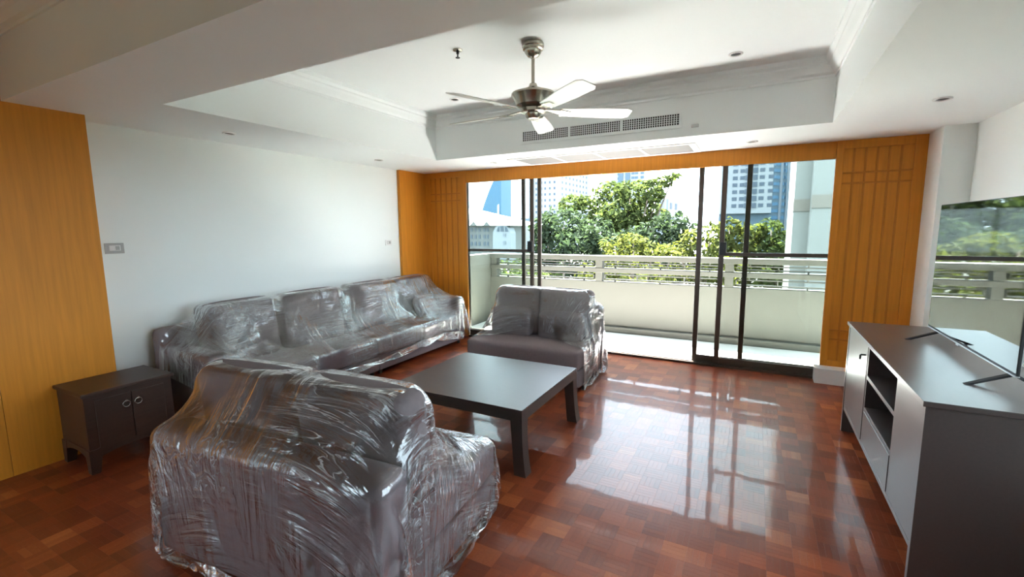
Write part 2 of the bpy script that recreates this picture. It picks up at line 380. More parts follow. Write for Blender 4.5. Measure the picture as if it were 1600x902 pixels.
# ------------------------------------------------------------------ sliding doors
def door(n, x0, x1, y, midrail=False, handle=0, pane='pane'):
    d = st(empty('door_%d' % n, ((x0+x1)/2, y, 0.03))); w = (x1-x0)/2; s = 0.052; t = 0.016; H = HDR+0.02
    for sg in (-1, 1): box(sg*w, sg*(w-s), -t, t, 0, H).build('stile', 'bronze', d, bevel=0.002)
    box(-w+s, w-s, -t, t, 0, 0.07).build('rail', 'bronze', d, bevel=0.002); box(-w+s, w-s, -t, t, H-0.04, H).build('rail', 'bronze', d, bevel=0.002)
    if midrail:
        box(-w+s, w-s, -t, t, 1.245, 1.285).build('rail', 'bronze', d, bevel=0.002)
        box(-w+s, w-s, -0.003, 0.003, 0.07, 1.245).build('pane', pane, d); box(-w+s, w-s, -0.003, 0.003, 1.285, H-0.04).build('pane', pane, d)
    else: box(-w+s, w-s, -0.003, 0.003, 0.07, H-0.04).build('pane', pane, d)
    if handle:
        hx = handle*(w-s*0.5)
        MB().box(hx-0.02-0.03*(handle > 0), hx+0.02+0.03*(handle < 0), -t-0.03, -t, 1.255, 1.40).build('handle', 'black', d, bevel=0.004)
door(1, OL-0.07, -2.675, D+0.045, True, 1)
door(2, OL-0.07, -2.58, D+0.085)
door(3, OL-0.16, -2.84, D+0.122)
door(4, -0.368, OR+0.065, D+0.045, True, -1, 'screen_pane')
door(5, -0.61, OR+0.07, D+0.085)
door(6, -0.125, OR+0.075, D+0.122)
st(box(OL, OR, D-0.01, D+0.14, -0.004, 0.024).box(OL, OR, D+0.02, D+0.026, 0.024, 0.032).box(OL, OR, D+0.104, D+0.11, 0.024, 0.032).build('trim_7', 'bronze'))
st(box(OL-0.2, OR+0.08, D+0.022, D+0.144, HDR+0.052, HDR+0.064).build('trim_8', 'bronze'))

# unseen windows, added behind and beside the camera to let in fill light
def fill_window(n, axis, c, a0, a1, z0, z1):
    w = st(empty('window_%d' % n)); t = 0.045
    def bx(u0, u1, v0, v1, d, nm, m):
        (box(u0, u1, c-d, c+d, v0, v1) if axis == 'x' else box(c-d, c+d, u0, u1, v0, v1)).build(nm, m, w)
    mid = (a0+a1)/2
    for u in (a0, mid-t/2, a1-t): bx(u, u+t, z0, z1, 0.025, 'window_frame', 'bronze')
    for u0, u1 in ((a0+t, mid-t/2), (mid+t/2, a1-t)):
        bx(u0, u1, z0, z0+t, 0.025, 'window_frame', 'bronze'); bx(u0, u1, z1-t, z1, 0.025, 'window_frame', 'bronze'); bx(u0, u1, z0+t, z1-t, 0.003, 'pane', 'pane')
fill_window(1, 'x', YB-0.1, -3.6, -1.55, 0.6, 2.0)
fill_window(2, 'y', 1.65, WY0, WY1, WZ0, WZ1)
# ------------------------------------------------------------------ balcony
st(box(-4.9, 2.3, D+0.14, 7.2, -0.25, -0.02).build('floor', 'balcony_floor'))
PY = 6.97
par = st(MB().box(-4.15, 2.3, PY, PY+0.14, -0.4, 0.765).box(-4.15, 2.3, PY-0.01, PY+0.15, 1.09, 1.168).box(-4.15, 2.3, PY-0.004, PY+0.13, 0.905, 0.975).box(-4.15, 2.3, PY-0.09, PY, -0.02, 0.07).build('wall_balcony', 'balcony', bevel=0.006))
posts = [-4.08, -2.17, -0.31, 1.55]
for x in posts: box(x-0.055, x+0.055, PY+0.004, PY+0.125, 0.765, 1.09).build('post', 'balcony', par, bevel=0.004)
for x0, x1 in zip(posts[:-1], posts[1:]):
    a, b_ = x0+0.055, x1-0.055
    for z0, z1 in ((0.765, 0.905), (0.975, 1.09)):
        k = MB(); i = 0.028; t = 0.013; y0, y1 = PY+0.03, PY+0.09
        k.box(a+i, b_-i, y0, y1, z0+i, z0+i+t).box(a+i, b_-i, y0, y1, z1-i-t, z1-i).box(a+i, a+i+t, y0, y1, z0+i, z1-i).box(b_-i-t, b_-i, y0, y1, z0+i, z1-i)
        n_ = 5
        for q in range(n_):
            x = a+i+(b_-a-2*i)*(q+0.5)/n_
            if q % 2 == 0: k.box(x-0.007, x+0.007, y0, y1, z0, z0+i).box(x-0.007, x+0.007, y0, y1, z1-i, z1)
            else: k.box(x-0.007, x+0.007, y0, y1, z0+i+t, z1-i-t)
        k.build('rail_grille', 'balcony', par)
st(box(-4.29, -4.15, D+0.3, PY+0.14, -0.4, 1.168).build('wall_balcony', 'balcony', bevel=0.006))
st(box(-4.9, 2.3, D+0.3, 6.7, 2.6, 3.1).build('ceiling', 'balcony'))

# ------------------------------------------------------------------ ceiling fixtures
def downlight(x, y, z, label, r=0.052):
    d = tag(empty('downlight', (x, y, z)), label, 'downlight', 'recessed ceiling downlights')
    MB().lathe([(r, 0.001), (r, -0.006), (r*0.93, -0.010), (r*0.74, -0.008), (r*0.70, 0.001)], n=28).build('ring', 'white_trim', d, smooth='auto')
    MB().lathe([(r*0.72, 0.0005), (r*0.70, -0.002), (r*0.45, -0.0035), (0.001, -0.0038)], n=24).build('reflector', 'dark_recess', d, smooth=True)
downlight(-0.215*1.02, 4.13, HT, 'recessed downlight in the tray ceiling near the far crown moulding corner above the ribbed panel')
downlight(-2.83, 4.08, HT, 'recessed downlight in the tray ceiling behind a fan blade tip')
downlight(-4.01, 2.425, HS, 'recessed downlight in the soffit above the teak panel end of the white wall')
downlight(-4.03, 4.205, HS, 'recessed downlight in the soffit above the far end of the long sofa')
downlight(-0.09, 5.184, HS, 'recessed downlight in the soffit above the sliding doors beside the air panel')
downlight(1.033, 4.118, HS, 'recessed downlight in the soffit above the television')
downlight(-2.96, 5.11, HS, 'recessed downlight in the soffit between air panel and ribbed teak panel')

sp = tag(empty('fire_sprinkler', (-2.05, 3.01, HT)), 'small metal fire sprinkler hanging from the tray ceiling', 'sprinkler')
MB().lathe([(0.036, 0.001), (0.034, -0.006), (0.018, -0.010), (0.018, 0.001)], n=20).build('escutcheon', 'nickel', sp, smooth='auto')
MB().lathe([(0.010, 0), (0.010, -0.03), (0.006, -0.032), (0.006, -0.05), (0.003, -0.055)], n=12).build('body', 'dark_recess', sp, smooth='auto')
MB().lathe([(0.017, -0.055), (0.017, -0.058)], n=16).build('deflector', 'dark_recess', sp)

fan = tag(empty('ceiling_fan', (-1.50, 3.165, HT)), 'brushed nickel ceiling fan with five silver blades on a short rod', 'ceiling fan')
MB().lathe([(0.072, 0.0), (0.080, -0.012), (0.080, -0.03), (0.074, -0.036), (0.074, -0.05), (0.062, -0.056), (0.060, -0.07), (0.040, -0.095), (0.018, -0.105)], n=36).build('canopy', 'nickel', fan, smooth='auto')
MB().lathe([(0.0125, -0.09), (0.0125, -0.295)], n=16).build('rod', 'nickel', fan, smooth='auto')
MB().lathe([(0.014, -0.277), (0.026, -0.284), (0.034, -0.307), (0.070, -0.322), (0.080, -0.334), (0.130, -0.344), (0.158, -0.354), (0.160, -0.367), (0.150, -0.382), (0.135, -0.407), (0.125, -0.437), (0.100, -0.452), (0.060, -0.458)], n=48).build('motor', 'nickel', fan, smooth='auto')
cup = MB().lathe([(0.060, -0.456), (0.092, -0.462), (0.094, -0.484), (0.080, -0.490), (0.060, -0.494), (0.056, -0.514), (0.042, -0.530), (0.012, -0.536)], n=36).build('switch_housing', 'nickel', fan, smooth='auto')
bl = MB(); R0, R1 = 0.20, 0.735; nseg = 14; top = []; th = 0.006; tilt = math.radians(-13)
outline = []
for k in range(nseg+1):
    t = k/nseg; x = R0+(R1-R0)*t; hw = 0.052+0.020*math.sin(min(1, t*1.15)*math.pi*0.55)
    if t > 0.93: hw *= math.sqrt(max(0.0, 1-((t-0.93)/0.07)**2))*0.35+0.65
    outline.append((x, hw))
vs_ = []
for x, hw in outline:
    for (yy, zz) in ((-hw, -th/2), (hw, -th/2), (hw, th/2), (-hw, th/2)):
        vs_.append((x, yy*math.cos(tilt)-zz*math.sin(tilt), -0.480+yy*math.sin(tilt)+zz*math.cos(tilt)))
fs = [(3, 2, 1, 0)]
for k in range(nseg):
    for i in range(4): fs.append((k*4+i, k*4+(i+1) % 4, k*4+4+(i+1) % 4, k*4+4+i))
e_ = nseg*4; fs.append((e_, e_+1, e_+2, e_+3))
blade_me = MB().add(vs_, fs).mesh('blade', 'blade')
br = MB(); br.hexa([(0.085, -0.018, -0.470), (0.21, -0.03, -0.478), (0.21, 0.03, -0.491), (0.085, 0.018, -0.470)], [(0.085, -0.018, -0.462), (0.21, -0.03, -0.470), (0.21, 0.03, -0.483), (0.085, 0.018, -0.462)])
br.hexa([(0.20, -0.045, -0.478), (0.285, -0.018, -0.484), (0.285, 0.018, -0.492), (0.20, 0.045, -0.499)], [(0.20, -0.045, -0.464), (0.285, -0.018, -0.470), (0.285, 0.018, -0.478), (0.20, 0.045, -0.485)])
brk_me = br.mesh('blade_bracket', 'nickel')
for k in range(5):
    a = math.radians(34+72*k)
    link('blade', blade_me, fan, rot=(0, 0, a)); link('blade_bracket', brk_me, fan, rot=(0, 0, a))

# return grille on the far tray wall
gx0, gx1, gz0, gz1 = -2.30, -0.69, 2.538, 2.636
gr = tag(empty('air_grille', ((gx0+gx1)/2, TF, gz0)), 'long white return air grille on the far tray wall', 'air grille')
gw = (gx1-gx0)/2; gh = gz1-gz0
MB().box(-gw-0.03, gw+0.03, -0.010, -0.001, -0.030, 0).box(-gw-0.02, gw+0.02, -0.010, -0.001, gh, gh+0.012).box(-gw-0.02, -gw, -0.01, -0.001, 0, gh).box(gw, gw+0.02, -0.01, -0.001, 0, gh).build('frame', 'ceiling', gr, bevel=0.001)
box(-gw, gw, -0.003, -0.001, 0, gh).build('backing', 'dark_recess', gr)
for x in (-gw/3, gw/3): box(x-0.012, x+0.012, -0.011, -0.003, 0, gh).build('divider', 'ceiling', gr)
k = MB()
nb = 74
for i in range(1, nb): x = -gw+2*gw*i/nb; k.box(x-0.0032, x+0.0032, -0.010, -0.004, 0, gh)
for i in range(1, 5): z = gh*i/5; k.box(-gw, gw, -0.009, -0.005, z-0.0018, z+0.0018)
tag(k.build('grille_bars', 'ceiling', gr), kind='stuff')
tag(box(-0.032, 0.032, -0.012, -0.0005, -0.012, 0.016).build('wall_sensor', 'grey_plastic', bevel=0.004, loc=(-0.55, TF, 2.512)), 'small grey oval sensor on the tray wall beside the air grille', 'sensor')
# supply panel in the soffit above the doors
ax0, ax1, ay0, ay1 = -2.70, -0.585, 4.95, 5.545
ap = tag(empty('air_diffuser', ((ax0+ax1)/2, (ay0+ay1)/2, HS)), 'long white air conditioning panel set in the soffit above the sliding doors', 'air diffuser')
aw, ad = (ax1-ax0)/2, (ay1-ay0)/2
f_ = MB().box(-aw, aw, -ad, -ad+0.05, -0.010, -0.0005).box(-aw, aw, ad-0.05, ad, -0.010, -0.0005).box(-aw, -aw+0.06, -ad+0.05, ad-0.05, -0.010, -0.0005).box(aw-0.06, aw, -ad+0.05, ad-0.05, -0.010, -0.0005)
f_.build('frame', 'white_trim', ap, bevel=0.002)
pw = (2*aw-0.12)/4
m_pan = pmat('air_panel_face', (0.20, 0.205, 0.205), 0.5)
for i in range(4):
    x = -aw+0.06+pw*i
    box(x+0.014, x+pw-0.014, -ad+0.05, ad-0.05, -0.005, -0.0005).build('panel', m_pan, ap)
for i in range(1, 4):
    x = -aw+0.06+pw*i; box(x-0.014, x+0.014, -ad+0.05, ad-0.05, -0.009, -0.0005).build('divider', 'white_trim', ap)
# switch plates
def plate(y0, y1, z0, z1, name, label, rockers):
    p = tag(empty(name, (XL, (y0+y1)/2, (z0+z1)/2)), label, 'switch'); w, h = (y1-y0)/2, (z1-z0)/2
    box(0.0005, 0.009, -w, w, -h, h).build('plate', 'grey_plastic' if rockers == 2 else 'white_trim', p, bevel=0.002)
    box(0.009, 0.0105, -w*0.55, w*0.62, -h*0.45, h*0.55).build('inset', 'white_trim' if rockers == 2 else 'grey_plastic', p)
    for i in range(rockers): 
        a = -w*0.5+i*w*0.58; box(0.0105, 0.014, a, a+w*0.42, -h*0.34, h*0.42).build('rocker', 'grey_plastic' if i else 'white_trim', p, bevel=0.001)
plate(1.665, 1.79, 1.43, 1.513, 'light_switch', 'grey rectangular switch plate beside the teak panel edge', 2)
plate(4.745, 4.865, 1.385, 1.46, 'wall_socket', 'white wall socket plate beside the teak pilaster', 1)

# ------------------------------------------------------------------ furniture
COLL = []                                  # oriented boxes that the plastic film falls on
def collide(root, c, half, r=0.03):
    a = root.rotation_euler.z; ca, sa = math.cos(a), math.sin(a)
    COLL.append((np.array([root.location.x+ca*c[0]-sa*c[1], root.location.y+sa*c[0]+ca*c[1], root.location.z+c[2]]), np.array(half, float), a, r))
def sofa(name, label, loc, rz, W, Dp, back_h, back_t, seats, arm=None, arm_h=0.66, arm_t=0.17, seat_z=0.43):
    s = tag(empty(name, loc, rz), label, 'sofa')
    x0 = arm_t if arm == 'lo' else 0; x1 = W-arm_t if arm == 'hi' else W
    def rb(nm, a, b, r, puff=(0, 0, 0), mat='fabric', n=6):
        c = [(a[i]+b[i])/2 for i in range(3)]; h = [(b[i]-a[i])/2 for i in range(3)]
        MB().rbox(c, h, r, puff, n=n).build(nm, mat, s, smooth=True); collide(s, c, [h[i]+max(puff)*0.6 for i in range(3)], r)
    rb('base', (0.0, 0.01, 0.055), (W, Dp-0.015, 0.225), 0.02)
    rb('backrest', (0, 0, 0.06), (W, back_t, back_h), 0.055, (0, 0.008, 0.012))
    if arm == 'lo': rb('arm', (0, back_t-0.02, 0.06), (arm_t, Dp, arm_h), 0.045, (0.006, 0.006, 0.01))
    if arm == 'hi': rb('arm', (W-arm_t, back_t-0.02, 0.06), (W, Dp, arm_h), 0.045, (0.006, 0.006, 0.01))
    wd = (x1-x0)/seats
    for i in range(seats): rb('seat_cushion', (x0+wd*i+0.004, back_t+0.005, 0.225), (x0+wd*(i+1)-0.004, Dp, seat_z), 0.04, (0.004, 0.006, 0.012))
    for fx in (0.06, W-0.06):
        for fy in (0.07, Dp-0.08): MB().lathe([(0.02, 0.0), (0.025, 0.06)], (fx, fy, 0), n=14).build('foot', 'foot', s, smooth='auto')
    return s
def cushion(name, root, c, half, tilt, label, group, puff=0.035, mat='fabric2', r=0.05, rz=0.0):
    """loose cushion; c and half in the frame of the sofa, tilt leans it back"""
    a = root.rotation_euler.z; ca, sa = math.cos(a), math.sin(a)
    loc = (root.location.x+ca*c[0]-sa*c[1], root.location.y+sa*c[0]+ca*c[1], root.location.z+c[2])
    o = MB().rbox((0, 0, 0), half, min(r, min(half)*0.95), (puff*0.25, puff, puff*0.35), n=8).build(name, mat, None, smooth=True, loc=loc)
    o.rotation_euler = Matrix.Rotation(a+rz, 3, 'Z').to_4x4().to_3x3().to_euler()
    o.rotation_euler = (Matrix.Rotation(a+rz, 3, 'Z') @ Matrix.Rotation(tilt, 3, 'X')).to_euler()
    tag(o, label, 'cushion', group)
    COLL.append((np.array(loc), np.array([half[0], half[1]*math.cos(tilt)+half[2]*abs(math.sin(tilt))*0.55+puff*0.6, half[2]]), a+rz, 0.05))
    return o
# near two-seat sofa, its back to us
near = sofa('loveseat', 'grey armless two-seat sofa wrapped in plastic, seen from behind, next to small dark cabinet', (-2.50, 1.0, 0), math.radians(5.0), 1.36, 0.99, 0.68, 0.20, 2)
cushion('back_cushion', near, (0.345, 0.325, 0.685), (0.315, 0.085, 0.245), 0.10, 'grey back cushion under plastic on the sofa seen from behind, end by small cabinet', 'back cushions of the wrapped sofas', rz=0.03)
cushion('back_cushion', near, (1.012, 0.325, 0.685), (0.325, 0.085, 0.245), 0.12, 'grey back cushion under plastic on the sofa seen from behind, end by coffee table', 'back cushions of the wrapped sofas', rz=-0.04)
# far two-seat sofa before the doors, facing us
far = sofa('loveseat', 'grey armless two-seat sofa standing before the sliding doors, half covered in plastic', (-1.44, 4.87, 0), math.pi, 1.30, 0.82, 0.77, 0.17, 1, seat_z=0.42)
cushion('back_cushion', far, (0.355, 0.255, 0.68), (0.30, 0.085, 0.26), 0.12, 'grey back cushion on sofa before the sliding doors, nearer the open doorway', 'back cushions of the wrapped sofas')
cushion('back_cushion', far, (0.925, 0.255, 0.68), (0.265, 0.085, 0.265), 0.12, 'grey back cushion on sofa before the sliding doors, nearer the long sofa', 'back cushions of the wrapped sofas')
cushion('throw_pillow', far, (0.355, 0.40, 0.56), (0.25, 0.055, 0.15), 0.22, 'small grey pillow leaning on the sofa before the doors, nearer the open doorway', 'small pillows on the sofa before the doors', puff=0.03)
cushion('throw_pillow', far, (0.94, 0.40, 0.57), (0.25, 0.055, 0.15), 0.22, 'small grey pillow leaning on the sofa before the doors, nearer the long sofa', 'small pillows on the sofa before the doors', puff=0.03)
# long sofa in two sections along the left wall
YL0, YLM, YL1 = 1.87, 3.63, 5.29
sa_ = sofa('sofa_section', 'long grey sofa section under plastic beside the small dark cabinet', (-4.43, YLM-0.004, 0), -math.pi/2, YLM-YL0-0.004, 0.85, 0.80, 0.18, 2, 'hi')
sb_ = sofa('sofa_section', 'long grey sofa section under plastic in the corner by the teak pilaster', (-4.43, YL1, 0), -math.pi/2, YL1-YLM-0.004, 0.85, 0.80, 0.18, 2, 'lo')
spots = [(sa_, 1.185, 'first'), (sa_, 0.42, 'second'), (sb_, 1.255, 'third'), (sb_, 0.545, 'fourth')]
for i, (rt_, cx, nm) in enumerate(spots):
    cushion('back_cushion', rt_, (cx, 0.30, 0.70), (0.345 if i else 0.33, 0.09, 0.275), 0.16, 'grey back cushion under plastic on the long sofa, %s from the small cabinet' % nm, 'back cushions of the wrapped sofas', puff=0.04, rz=(0.05, -0.02, 0.02, -0.03)[i])
cushion('throw_pillow', sb_, (0.45, 0.52, 0.56), (0.20, 0.05, 0.15), 0.35, 'small grey pillow under plastic at the pilaster end of the long sofa', None, puff=0.035, mat='fabric2')

# coffee table
tb = tag(empty('coffee_table', (-1.816, 2.993, 0)), 'square dark wooden coffee table with curved legs between the sofas', 'coffee table')
TWX, TWY, TH = 0.5535, 0.508, 0.446
box(-TWX, TWX, -TWY, TWY, TH-0.012, TH).build('top', 'dark_wood', tb, bevel=0.003)
for n_, (a, b_, c_, d_) in enumerate(((-TWX, TWX, -TWY, -TWY+0.03), (-TWX, TWX, TWY-0.03, TWY), (-TWX, -TWX+0.03, -TWY+0.03, TWY-0.03), (TWX-0.03, TWX, -TWY+0.03, TWY-0.03))):
    box(a, b_, c_, d_, TH-0.080, TH-0.012).build('apron', 'dark_wood', tb, bevel=0.001)
for sx in (-1, 1):
    for sy in (-1, 1):
        lg = MB(); n_ = 8; sec = []
        for k in range(n_+1):
            t = k/n_; z = (TH-0.080)*(1-t); fl = 0.030*t**2.4; w = 0.085-0.008*math.sin(math.pi*t)
            ox, oy = TWX+fl, TWY+fl*0.35; sec.append([(sx*(ox-w), sy*(oy-w), z), (sx*ox, sy*(oy-w), z), (sx*ox, sy*oy, z), (sx*(ox-w), sy*oy, z)])
        vs_ = [p for s_ in sec for p in s_]; fs = [(0, 1, 2, 3), tuple(reversed(range(n_*4, n_*4+4)))]
        for k in range(n_):
            for i in range(4): fs.append((k*4+i, k*4+4+i, k*4+4+(i+1) % 4, k*4+(i+1) % 4))
        lg.add(vs_, fs).build('leg', 'dark_wood', tb, smooth='auto')

# small cabinet with ring pulls
SCX0, SCX1, SCY0, SCY1, SCH = -4.235, -3.79, 1.185, 1.725, 0.555
sc = tag(empty('side_cabinet', ((SCX0+SCX1)/2, (SCY0+SCY1)/2, 0)), 'small dark wooden cabinet with ring pulls against the teak panel', 'cabinet')
hx, hy = (SCX1-SCX0)/2, (SCY1-SCY0)/2
box(-hx, hx, -hy, hy, SCH-0.025, SCH).build('top', 'side_wood', sc, bevel=0.006)
box(-hx+0.015, hx-0.02, -hy+0.015, hy-0.015, 0.13, SCH-0.025).build('body', 'side_wood', sc, bevel=0.003)
for sg in (-1, 1):
    dr = box(hx-0.02, hx-0.008, sg*0.003 if sg > 0 else -hy+0.07, hy-0.07 if sg > 0 else -0.003, 0.165, SCH-0.06).build('door', 'side_wood', sc, bevel=0.003)
    MB().torus((hx-0.002, sg*0.035, SCH-0.135), 0.021, 0.0028, 'x').build('ring_pull', 'steel', dr, smooth=True)
    MB().lathe([(0.009, 0), (0.009, 0.006)], n=14).build('pull_plate', 'steel', dr, loc=(hx-0.008, sg*0.035, SCH-0.113), rot=(0, math.pi/2, 0))
for sx in (-1, 1):
    for sy in (-1, 1):
        l = MB()
        xo, yo = sx*(hx-0.008), sy*(hy-0.008)
        l.hexa([(min(xo, xo-sx*0.05), min(yo, yo-sy*0.05), 0), (max(xo, xo-sx*0.05), min(yo, yo-sy*0.05), 0), (max(xo, xo-sx*0.05), max(yo, yo-sy*0.05), 0), (min(xo, xo-sx*0.05), max(yo, yo-sy*0.05), 0)],
               [(min(xo, xo-sx*0.075), min(yo, yo-sy*0.075), 0.165), (max(xo, xo-sx*0.075), min(yo, yo-sy*0.075), 0.165), (max(xo, xo-sx*0.075), max(yo, yo-sy*0.075), 0.165), (min(xo, xo-sx*0.075), max(yo, yo-sy*0.075), 0.165)])
        l.build('leg', 'side_wood', sc, bevel=0.003)
def apron(pts, axis, v0, v1):                  # shaped lower rail: scalloped underside
    m = MB(); n_ = 16; vs_ = []; fs = []
    for k in range(n_+1):
        t = k/n_; a = pts[0]+(pts[1]-pts[0])*t; s_ = abs(2*t-1); z = 0.105+0.03*(1-s_**2.0)*(1 if s_ < 0.75 else 0.9)
        for v in (v0, v1):
            for zz in (z, 0.17): vs_.append((v, a, zz) if axis == 'y' else (a, v, zz))
    for k in range(n_):
        o = k*4; fs += [(o, o+4, o+5, o+1), (o+2, o+3, o+7, o+6), (o, o+2, o+6, o+4), (o+1, o+5, o+7, o+3)]
    return m.add(vs_, fs)
apron((-hy+0.06, hy-0.06), 'y', hx-0.022, hx-0.010).build('apron', 'side_wood', sc)
apron((-hx+0.06, hx-0.06), 'x', -hy+0.010, -hy+0.022).build('apron', 'side_wood', sc)

# television sideboard
CX0, CX1, CY0, CY1, CH = 0.665, 1.25, 2.435, 4.255, 0.870
cb = tag(empty('tv_cabinet', ((CX0+CX1)/2, (CY0+CY1)/2, 0)), 'dark grey-brown sideboard with open shelves under the television', 'cabinet')
cb.location = (CX0, CY0, 0); W_ = CX1-CX0; LN = CY1-CY0
box(-0.012, W_, -0.012, LN+0.012, CH-0.024, CH).build('top', 'cab_wood', cb, bevel=0.002)
box(0, W_, 0, 0.03, 0, CH-0.024).build('side_panel', 'cab_wood', cb, bevel=0.0015)
box(0, W_, LN-0.03, LN, 0, CH-0.024).build('side_panel', 'cab_wood', cb, bevel=0.0015)
box(W_-0.012, W_-0.002, 0.03, LN-0.03, 0.17, CH-0.024).build('back_panel', 'cab_wood', cb)
box(0.004, W_-0.012, 0.03, LN-0.03, 0.178, 0.205).build('bottom_panel', 'cab_wood', cb, bevel=0.0015)
oy0, oy1 = 2.90-CY0, 3.555-CY0
for y in (oy0-0.022, oy1): box(0.006, W_-0.012, y, y+0.022, 0.205, CH-0.024).build('partition', 'cab_wood', cb, bevel=0.001)
for z in (0.637, 0.425): box(0.006, W_-0.012, oy0, oy1, z-0.012, z+0.012).build('shelf', 'cab_wood', cb, bevel=0.001)
box(0.003, 0.020, oy0+0.003, oy1-0.003, 0.209, 0.411).build('drawer', 'cab_wood', cb, bevel=0.0015)
nd = box(0.003, 0.021, 0.034, oy0-0.026, 0.209, CH-0.029).build('door', 'cab_wood', cb, bevel=0.0015)
fd = box(0.003, 0.021, oy1+0.026, LN-0.034, 0.209, CH-0.029).build('door', 'cab_wood', cb, bevel=0.0015)
kn = MB().tube([(0.004, 0, 0), (-0.022, 0, 0), (-0.026, 0, -0.004), (-0.026, 0, -0.03)], [0.005, 0.005, 0.006, 0.005], 8)
kn.build('knob', 'black', fd, smooth='auto', loc=(0, oy1+0.075, 0.765))
# television
TX = 1.045; TY0, TY1, TZ0, TZ1 = 2.765, 3.955, 0.932, 1.728
tv = tag(empty('television', (TX, (TY0+TY1)/2, CH)), 'wide flat television with glossy black screen on the sideboard', 'television')
w = (TY1-TY0)/2; z0, z1 = TZ0-CH, TZ1-CH
box(0.0, 0.012, -w, w, z0, z1).build('bezel', 'tv_body', tv, bevel=0.002)
box(-0.0015, 0.0, -w+0.004, w-0.004, z0+0.012, z1-0.004).build('screen', 'tv_screen', tv)
box(-0.004, 0.012, -w, w, z0-0.006, z0+0.001).build('chin', 'silver', tv, bevel=0.001)
box(-0.006, 0.006, 0.05, 0.09, z0-0.015, z0-0.006).build('indicator', 'silver', tv, bevel=0.002)
MB().hexa([(0.012, -w+0.01, z0+0.02), (0.055, -w+0.10, z0+0.05), (0.055, w-0.10, z0+0.05), (0.012, w-0.01, z0+0.02)], [(0.012, -w+0.01, z1-0.02), (0.03, -w+0.10, z1-0.15), (0.03, w-0.10, z1-0.15), (0.012, w-0.01, z1-0.02)]).build('back_shell', 'tv_body', tv)
for y in (3.775-(TY0+TY1)/2, 2.82-(TY0+TY1)/2):
    f_ = MB()
    for sx, tipx in ((-1, -0.165), (1, 0.13)):
        f_.hexa([(tipx, y-0.012-0.04, 0.0), (tipx+sx*-0.03, y-0.012-0.03, 0.0), (tipx+sx*-0.03, y+0.012-0.03, 0.0), (tipx, y+0.012-0.04, 0.0)],
                [(0.0-0.002, y-0.014, z0-0.004), (0.024, y-0.014, z0-0.004), (0.024, y+0.014, z0-0.004), (-0.002, y+0.014, z0-0.004)])
    f_.build('stand_foot', 'tv_body', tv)

# ------------------------------------------------------------------ plastic film
def drape(nu, nv, o, du, dv, boxes, steps=110, iters=7, wall_x=None, seed=1, z0=1.1, pull=None, slack=1.0, fric=0.75):
    """a small position-based cloth solver: a flat sheet falls on the rounded boxes"""
    g = np.random.default_rng(seed)
    o = np.array(o, float); du = np.array(du, float); dv = np.array(dv, float)
    I, J = np.meshgrid(np.arange(nu), np.arange(nv), indexing='ij')
    p = o+I[..., None]*du+J[..., None]*dv; p[..., 2] = z0+g.normal(0, 0.004, (nu, nv))
    p = p.astype(np.float64); q = p.copy()
    lu, lv = np.linalg.norm(du)*slack, np.linalg.norm(dv)*slack; ld = math.hypot(lu, lv)
    cons = []
    def pairs(di, dj, L_, k):
        for par_ in range(2):
            if di and not dj: a = (slice(par_, nu-di, 2*di if di == 1 else 2), slice(None)); 
            cons.append(None)
    def solve(A, B, L_, k):
        d = B-A; n_ = np.sqrt((d*d).sum(-1, keepdims=True))+1e-9
        c_ = d*((n_-L_)/n_*0.5*k); A += c_; B -= c_
    def diag(a_i, b_i):
        pass
    def collide_all():
        nonlocal p
        for (c_, h_, ang, r_) in boxes:
            ca, sa = math.cos(ang), math.sin(ang); e = 0.007
            d = p-c_; lx = d[..., 0]*ca+d[..., 1]*sa; ly = -d[..., 0]*sa+d[..., 1]*ca; lz = d[..., 2]
            m_ = (np.abs(lx) < h_[0]+e) & (np.abs(ly) < h_[1]+e) & (np.abs(lz) < h_[2]+e)
            if not m_.any(): continue
            l_ = np.stack([lx[m_], ly[m_], lz[m_]], -1); s_ = np.sign(l_); s_[s_ == 0] = 1; l_ = np.abs(l_)
            hh = h_+e; rr_ = min(r_+e, hh.min()*0.95)
            qv = l_-(hh-rr_); out = np.maximum(qv, 0); no = np.sqrt((out*out).sum(-1, keepdims=True))
            inside = (qv < 0).all(-1)
            new = l_.copy()
            pen = (no[:, 0] < rr_) & ~inside
            new[pen] = np.minimum(l_, hh-rr_)[pen]+out[pen]/no[pen]*rr_
            if inside.any():
                k_ = np.argmax(qv[inside], -1); sub = new[inside]; sub[np.arange(len(k_)), k_] = hh[k_]; new[inside] = sub
            mv = pen | inside
            new = new*s_
            w_ = np.stack([new[:, 0]*ca-new[:, 1]*sa, new[:, 0]*sa+new[:, 1]*ca, new[:, 2]], -1)+c_
            idx = np.argwhere(m_)[mv]
            p[idx[:, 0], idx[:, 1]] = w_[mv]
            qi = q[idx[:, 0], idx[:, 1]]; q[idx[:, 0], idx[:, 1]] = qi+(w_[mv]-qi)*fric
        lo = p[..., 2] < 0.012
        if lo.any():
            p[lo, 2] = 0.012; q[lo] += (p[lo]-q[lo])*0.8
        if wall_x is not None:
            lo = p[..., 0] < wall_x; p[lo, 0] = wall_x
    for s_ in range(steps):
        v = (p-q)*0.965; q = p.copy(); p = p+v; p[..., 2] -= 0.0016
        if pull is not None: p = pull(p, s_/steps)
        for it in range(iters):
            for a in (0, 1):
                n_ = (nu-a)//2; solve(p[a:a+2*n_:2], p[a+1:a+2*n_:2], lu, 1.0)
                n_ = (nv-a)//2; solve(p[:, a:a+2*n_:2], p[:, a+1:a+2*n_:2], lv, 1.0)
            for a in (0, 1):
                n_ = (nu-a)//2
                solve(p[a:a+2*n_:2, :-1], p[a+1:a+2*n_:2, 1:], ld, 0.35); solve(p[a:a+2*n_:2, 1:], p[a+1:a+2*n_:2, :-1], ld, 0.35)
            if it % 2 == 0 or it == iters-1: collide_all()
    return p
